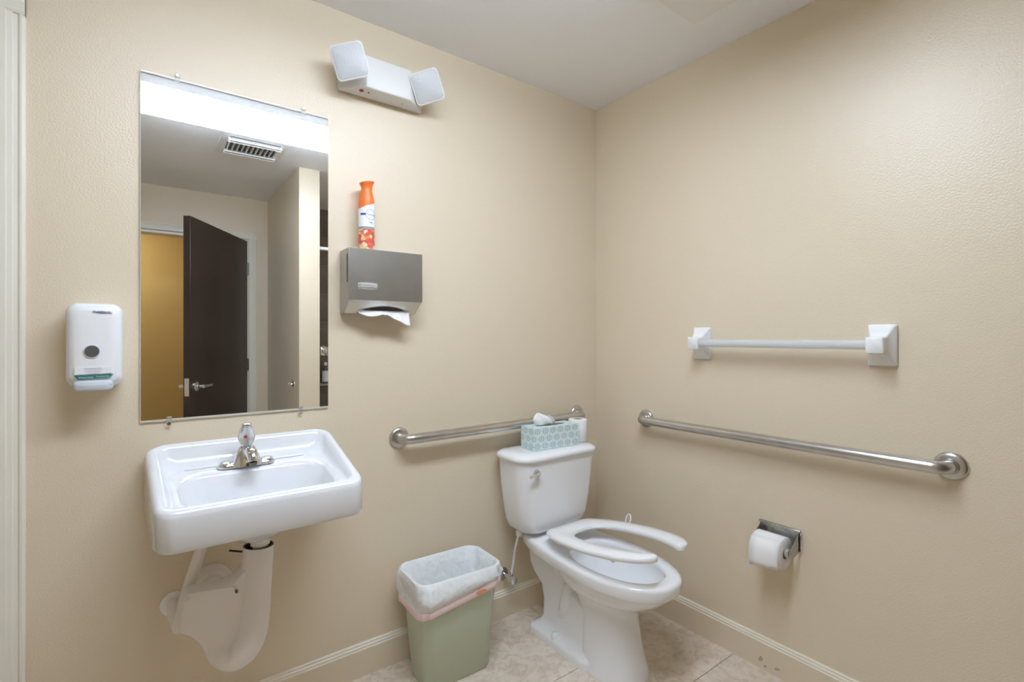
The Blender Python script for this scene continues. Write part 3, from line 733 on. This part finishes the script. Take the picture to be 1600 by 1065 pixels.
MB().tube([(TX - .146, -.243, .695), (TX - .165, -.247, .692), (TX - .195, -.247, .687)], [.0075, .006, .0065], 12).build('lever', 'chrome', ha, smooth=50)
# bowl: outer shell, rim and inner cavity in one surface
def egg(hw, yb, yf, z, n=36, bx=.0):
    """egg outline: blunt towards the tank, long towards the front"""
    out = []; yc = yb + (yf - yb)*.42
    for k in range(n):
        a = 2*PI*k/n; c_, s_ = math.cos(a), math.sin(a)
        ex = .86
        x = hw*math.copysign(abs(c_)**ex, c_)
        y = (yf - yc)*s_ if s_ > 0 else (yc - yb)*math.copysign(abs(s_)**.8, s_)
        out.append(Vector((TX + x, -(yc + y), z)))
    return out
def egg2(hw, yb, yf, z, n=48):
    """rim outline whose blunt back runs on under the tank as the deck"""
    out = []; yc = .49
    for k in range(n):
        a = 2*PI*k/n; c_, s_ = math.cos(a), math.sin(a)
        if s_ > 0: x = hw*math.copysign(abs(c_)**.86, c_); y = yc + (yf - yc)*s_
        else:
            x = hw*math.copysign(abs(c_)**.42, c_); y = yc + (yc - yb)*math.copysign(abs(s_)**.62, s_)
            t = (yc - y)/(yc - yb); x *= 1 - .16*t**1.3
        out.append(Vector((TX + x, -y, z)))
    return out
E_ = lambda *a: egg(*a, n=48)
m = MB().loft([E_(.118, .40, .655, 0), E_(.112, .40, .65, .03), E_(.100, .395, .63, .09), E_(.093, .385, .618, .16), E_(.091, .37, .612, .215), E_(.098, .35, .622, .25), E_(.122, .32, .668, .278), E_(.148, .29, .722, .305), E_(.162, .26, .756, .335), E_(.167, .24, .768, .352),
      egg2(.169, .09, .772, .357), egg2(.176, .055, .783, .359), egg2(.178, .047, .786, .366), egg2(.179, .045, .787, .392), egg2(.176, .049, .784, .401), egg2(.168, .06, .774, .405),
      E_(.140, .335, .738, .405), E_(.134, .34, .73, .401), E_(.130, .345, .725, .385), E_(.136, .335, .732, .370), E_(.124, .345, .71, .33), E_(.108, .355, .675, .285), E_(.088, .365, .62, .25), E_(.06, .38, .56, .232)])
m.build('bowl', 'porcelain', to, smooth=55)
m = MB().loft([E_(.085, .367, .612, .2495), E_(.091, .363, .628, .2545)]); m.build('water', 'water', to)
def tr2(hw, yb, yf, r, z): return trr(hw, yb, yf, r, z, 0, 6)
m = MB().lathe([(.05, .40), (.055, .425)], (TX, -.11, 0)); m.build('tank_gasket', 'dark_grey', to)
# trapway and foot
m = MB().loft([tr2(.130, .14, .50, .03, 0), tr2(.130, .14, .50, .03, .022), tr2(.124, .145, .50, .03, .034), tr2(.096, .165, .50, .04, .048), tr2(.088, .175, .50, .04, .075), tr2(.086, .175, .50, .04, .15), tr2(.090, .155, .47, .05, .205), tr2(.100, .115, .355, .05, .245), tr2(.105, .095, .335, .05, .285), tr2(.106, .095, .325, .05, .315), tr2(.110, .09, .32, .05, .356)])
m.build('pedestal', 'porcelain', to, smooth=70)
for s in (-1, 1):
    m = MB(); pts = [(TX + s*.074, -.335, .262), (TX + s*.073, -.345, .225), (TX + s*.068, -.335, .18), (TX + s*.062, -.315, .13), (TX + s*.056, -.29, .09)]
    m.tube(pts, [.022, .032, .036, .034, .024], 14); m.build('trapway', 'porcelain', to, smooth=60)
    MB().lathe([(.016, .030), (.016, .042), (.011, .052), (.0, .055)], (TX + s*.111, -.30, 0)).build('bolt_cap', 'porcelain', to, smooth=50)
# seat: open-front ring, propped up at the front
SA = R(7.2); SO = Vector((TX, -.245, .438))
def sp_(x, s, h): return SO + Vector((x, -s*math.cos(SA) - h*0, s*math.sin(SA) + h))
def seat_section(outer, inner, th):
    (xo, so), (xi, si) = outer, inner; d = Vector((xi - xo, si - so)); L = d.length; d /= L
    def q(f, h): return sp_(xo + d.x*f*L, so + d.y*f*L, h)
    return [q(.06, 0), q(0, th*.35), q(.03, th*.75), q(.14, th), q(.5, th + .002), q(.86, th), q(.97, th*.75), q(1, th*.35), q(.94, 0)]
def hermite(tbl, t):
    n = len(tbl) - 1; u = t*n; i = min(int(u), n - 1); f = u - i
    P = [Vector(tbl[max(i-1, 0)]), Vector(tbl[i]), Vector(tbl[i+1]), Vector(tbl[min(i+2, n)])]
    return .5*((2*P[1]) + (P[2] - P[0])*f + (2*P[0] - 5*P[1] + 4*P[2] - P[3])*f*f + (3*P[1] - P[0] - 3*P[2] + P[3])*f**3)
outer = [(0, 0), (.055, 0), (.108, .002), (.140, .045), (.166, .12), (.180, .22), (.182, .32), (.168, .42), (.138, .495), (.095, .54)]
inner = [(0, .105), (.03, .107), (.058, .118), (.085, .145), (.100, .185), (.108, .24), (.108, .32), (.098, .40), (.078, .47), (.05, .525)]
secs = []
N = 60
half = []
for k in range(N + 1):
    o_, i_ = hermite(outer, k/N), hermite(inner, k/N); sh_ = max(0, (k/N - .94)/.06); f_ = .5*(1 - math.sqrt(max(0, 1 - sh_*sh_)))*.8
    half.append(seat_section(tuple(o_.lerp(i_, f_)), tuple(i_.lerp(o_, f_)), .021*(1 - .45*sh_**3)))
mir = [[Vector((2*TX - v.x, v.y, v.z)) for v in s_] for s_ in reversed(half[1:])]
m = MB().loft(mir + half, True, True)
se = m.build('seat', 'seat_plastic', to, smooth=50)
for s in (-1, 1):
    MB().box((TX + s*.055 - .014, -.262, .4062), (TX + s*.055 + .014, -.236, .446)).build('seat_hinge', 'seat_plastic', to, bevel=.003)
    for xx, ss in ((.145, .17), (.14, .40)):
        c0 = sp_(s*xx, ss, 0); MB().box((c0.x - .012, c0.y - .006, c0.z - .012), (c0.x + .012, c0.y + .006, c0.z + .002)).build('bumper', 'seat_plastic', se, bevel=.002)
c0 = sp_(.176, .185, .012)
MB().tube([c0 + Vector((.004, .010, -.004)), c0 + Vector((.014, .011, .022)), c0 + Vector((.018, .004, .034)), c0 + Vector((.018, -.006, .034)), c0 + Vector((.014, -.012, .022)), c0 + Vector((.004, -.011, -.004))], .003, 8).build('lift_loop', 'seat_plastic', se, smooth=50)
# water supply for the toilet
vs = thing('supply_valve', 'small chrome water shut-off valve on the wall beside the toilet', 'valve', (-.60, 0, .19))
VX, VZ = -.598, .195
MB().lathe([(.027, -.001), (.026, -.006), (.012, -.010)], (VX, 0, VZ), 'Y', 24).build('escutcheon', 'old_chrome', vs, smooth=40)
MB().tube([(VX, -.008, VZ), (VX, -.075, VZ)], [.009, .010], 14).build('valve_body', 'chrome', vs, smooth=40)
MB().tube([(VX, -.062, VZ), (VX + .004, -.062, VZ + .028)], [.009, .008], 12).build('outlet_nut', 'chrome', vs, smooth=40)
MB().lathe([(.008, 0), (.017, -.003), (.018, -.008), (.017, -.013), (.006, -.016)], (VX, -.075, VZ), 'Y', 10).build('valve_handle', 'chrome', vs, smooth=25)
MB().tube([(VX + .004, -.062, VZ + .026), (VX + .010, -.066, VZ + .07), (VX + .004, -.085, VZ + .13), (VX + .006, -.10, VZ + .18), (VX + .014, -.105, VZ + .215)], .0055, 10).build('supply_tube', 'white_plastic', vs, smooth=50)
MB().lathe([(.016, 0), (.016, .018), (.011, .028)], (VX + .014, -.105, .396)).build('coupling_nut', 'white_plastic', vs, smooth=40)

# ================================================================== ON THE TANK
bz = .7695
bx = thing('tissue_box', 'aqua patterned cardboard tissue box on the toilet tank', 'tissue box', (-.430, -.1305, bz), rz=R(-3))
Bm = WM[bx.name]; bl, bd, bh = .1255, .0475, .096
me_ = MB(); vs_ = [(-bl, -bd, 0), (bl, -bd, 0), (bl, bd, 0), (-bl, bd, 0), (-bl, -bd, bh), (bl, -bd, bh), (bl, bd, bh), (-bl, bd, bh)]
me_.add([Bm @ Vector(v) for v in vs_], [(0, 3, 2, 1), (4, 5, 6, 7), (0, 1, 5, 4), (1, 2, 6, 5), (2, 3, 7, 6), (3, 0, 4, 7)])
me_.mi = [1, 1, 0, 0, 0, 0]
bo = me_.build('carton', ['carton_print', 'carton_top'], bx, recalc=False)
uvl = bo.data.uv_layers.new(name='UVMap')
for p in bo.data.polygons:
    for li in p.loop_indices:
        co = bo.data.vertices[bo.data.loops[li].vertex_index].co
        uvl.data[li].uv = (co.x, co.z) if abs(p.normal.y) > .5 else (co.y + .3, co.z) if abs(p.normal.x) > .5 else (co.x, co.y)
m = MB(); m.loft([[Bm @ Vector((.078*math.cos(2*PI*k/32), -.002 + .020*math.sin(2*PI*k/32), z)) for k in range(32)] for z in (bh - .001, bh + .0005)]); m.build('slot', 'dark_grey', bx)
# the tissue standing up
m = MB()
def sheet(pts_bottom, pts_top, bow, n=16, k=8):
    rows = []
    for j in range(k + 1):
        t = j/k; row = []
        for i in range(n + 1):
            s_ = i/n
            def at(P):
                u = s_*(len(P) - 1); q = min(int(u), len(P) - 2); f = u - q
                return Vector(P[q]).lerp(Vector(P[q+1]), f)
            v = at(pts_bottom).lerp(at(pts_top), t)
            v.y += bow*math.sin(PI*t)*(1 - abs(2*s_ - 1)) + .003*math.sin(s_*14 + t*5)
            row.append(Bm @ v)
        rows.append(row)
    m.loft(rows, False, False, closed=False)
B_ = bh + .002
sheet([(-0.0840, -.006, B_), (-0.0540, -.012, B_), (-0.0120, -.012, B_), (0.0144, -.004, B_)], [(-0.1056, -.010, B_ + .028), (-0.0744, -.004, B_ + .058), (-0.0264, -.012, B_ + .040), (0.0096, .004, B_ + .026)], -.012)
sheet([(-0.0660, .008, B_), (-0.0264, .010, B_), (0.0000, .008, B_), (0.0264, .004, B_)], [(-0.0744, .002, B_ + .054), (-0.0300, .012, B_ + .036), (0.0024, .006, B_ + .040), (0.0288, .002, B_ + .012)], .012)
ts = m.build('tissue', 'tissue_paper', None, smooth=60, recalc=False); ts.modifiers.new('solid', 'SOLIDIFY').thickness = .0006
tag(ts, 'white tissue sticking up out of the patterned tissue box', 'tissue')
def paper_roll(label, C, axis, r, L):
    g_ = thing('toilet_paper_roll', label, 'toilet paper', C, 'toilet paper rolls')
    MB().lathe([(.0205, 0), (r - .003, 0), (r, .003), (r, L - .003), (r - .003, L), (.0205, L), (.0205, 0)], C, axis, 40, caps=False).build('paper', 'paper', g_, smooth=50)
    MB().lathe([(.0204, .001), (.0204, L - .001), (.019, L - .001), (.019, .001), (.0204, .001)], C, axis, 32, caps=False).build('core', 'cardboard', g_, smooth=50)
    return g_
paper_roll('white toilet paper roll standing on the tank behind the tissue box', (-.252, -.124, bz), 'Z', .0435, .103)

# ================================================================== TOILET PAPER HOLDER (right wall)
hd_ = thing('toilet_paper_holder', 'chrome toilet paper holder low on the right wall', 'paper holder', (0, -.935, .52))
m = MB(); m.box((-.004, -1.006, .484), (-.001, -.862, .562)); m.build('back_plate', 'old_chrome', hd_, bevel=.001)
m = MB(); m.box((-.012, -1.008, .556), (-.001, -.860, .564)); m.build('top_flange', 'old_chrome', hd_, bevel=.0015)
for ya, yb in ((-1.0045, -1.0015), (-.8665, -.8635)):
    pts = [(-.003, .555), (-.004, .487), (-.060, .474)] + [(-.066 + .020*math.cos(R(a)), .494 + .020*math.sin(R(a))) for a in (270, 235, 200, 165, 130, 100)]
    m = MB().loft([[(x, y, z) for x, z in pts] for y in (ya, yb)]); m.build('arm', 'old_chrome', hd_, bevel=.0008)
m = MB().box((-.010, -1.013, .486), (-.001, -1.0065, .556)); m.build('side_flange', 'chrome', hd_, bevel=.002)
m = MB().lathe([(.009, -1.0012), (.016, -.998), (.017, -.985), (.0145, -.984), (.0145, -.885), (.017, -.883), (.016, -.870), (.009, -.867)], (-.066, 0, .494), 'Y', 24); m.build('spindle', 'chrome', hd_, smooth=40)
RR = .056
rl = paper_roll('white toilet paper roll hanging on the chrome wall holder', (-.066, -.983, .4885), 'Y', RR, .104)
m = MB(); pth = [(-.066 - (RR + .0008)*math.cos(R(a)), .4885 + (RR + .0008)*math.sin(R(a))) for a in (60, 40, 20, 0)] + [(-.1235, .470), (-.1225, .452), (-.119, .436)]
rows = [[Vector((x, y, z - (.006*((y + .935)/.05) if i > 4 else 0) * (-1 if False else 1))) for y in (-.9825, -.96, -.935, -.91, -.8795)] for i, (x, z) in enumerate(pth)]
m.loft(rows, False, False, closed=False); lo = m.build('loose_end', 'paper', rl, smooth=60); lo.modifiers.new('solid', 'SOLIDIFY').thickness = .0006

# ================================================================== WASTE BIN
KX, KY, KR = -.958, -.160, R(-2)
tcn = thing('trash_can', 'sage green plastic waste bin between sink and toilet', 'trash can', (KX, KY, 0), rz=KR)
Km = WM[tcn.name]
def kr(hx, hy, r, z, n=6): return [Km @ v for v in rrect(-hx, hx, -hy, hy, r, z, n)]
m = MB().loft([kr(.130, .080, .04, .0), kr(.134, .083, .04, .004), kr(.163, .107, .045, .375), kr(.168, .112, .047, .378), kr(.168, .112, .047, .390), kr(.160, .104, .043, .390), kr(.128, .078, .038, .012)])
m.build('body', 'can_green', tcn, smooth=50)
bg = thing('trash_bag', 'white plastic bag with pink drawstring lining the green bin', 'trash bag', (KX, KY, .25), rz=KR)
NB = 15
def bagring(hx, hy, r, z, amp, seed, zamp=0., tilt=None):
    out = []
    for i, v in enumerate(rrect(-hx, hx, -hy, hy, r, z, NB)):
        sd_ = min(seed, 5)*.12 if seed < 6 else seed*.3
        nz = noise.noise(Vector((v.x*20, v.y*20, sd_)))*amp*1.1 + (.25 - abs(noise.noise(Vector((v.x*42, v.y*42, sd_ + 9)))))*amp*1.4
        d = Vector((v.x, v.y, 0)).normalized()
        q = v + d*nz
        q.z = z + noise.noise(Vector((v.x*9, v.y*9, seed + 3)))*zamp + (tilt(v) if tilt else 0)
        out.append(Km @ q)
    return out
tl = lambda v: .022*(v.x/.17) - .004*(v.y/.11)
m = MB().loft([bagring(.1735, .1175, .050, .318, .007, 5, .006, tl), bagring(.180, .124, .052, .334, .022, 4, .005, lambda v: tl(v)*.8), bagring(.182, .125, .052, .352, .024, 3, .004, lambda v: tl(v)*.5), bagring(.177, .120, .050, .374, .010, 2, .002), bagring(.172, .115, .048, .392, .003, 1, .003), bagring(.166, .109, .046, .3955, .003, 1, .003),
               bagring(.157, .101, .042, .388, .003, 1, .001), bagring(.145, .09, .04, .33, .018, 6, .004), bagring(.13, .08, .04, .25, .018, 7, .006), bagring(.115, .07, .04, .17, .018, 8, .006), bagring(.06, .035, .02, .13, .01, 8, .01)], False, True)
m.build('liner', 'bag_white', bg, smooth=50)
m = MB().loft([bagring(.1735, .1175, .050, .293, .006, 5, .006, tl), bagring(.1755, .1195, .050, .297, .006, 5, .006, tl), bagring(.1765, .1205, .050, .317, .007, 5, .006, tl), bagring(.1745, .1185, .050, .3195, .007, 5, .006, tl)], False, False)
m.build('drawstring_hem', 'bag_pink', bg, smooth=50)
m = MB().loft([[Km @ Vector((.063 + .022*math.cos(2*PI*k/20), y, .322 + .009*math.sin(2*PI*k/20))) for k in range(20)] for y in (-.129, -.1245)]); m.build('drawstring_pull', 'bag_orange', bg)

# ================================================================== ROBE HOOK on the partition
hk = thing('robe_hook', 'small chrome hook on the stub wall seen in the mirror', 'hook', (PX0, -2.009, .917))
MB().lathe([(.022, -.0005), (.022, -.004), (.016, -.008), (.009, -.010)], (PX0, -2.009, .92), 'X', 24).build('plate', 'chrome', hk, smooth=40)
MB().tube([(PX0 - .008, -2.009, .92), (PX0 - .022, -2.009, .913), (PX0 - .032, -2.009, .926)], [.007, .006, .009], 12).build('prong', 'chrome', hk, smooth=50)
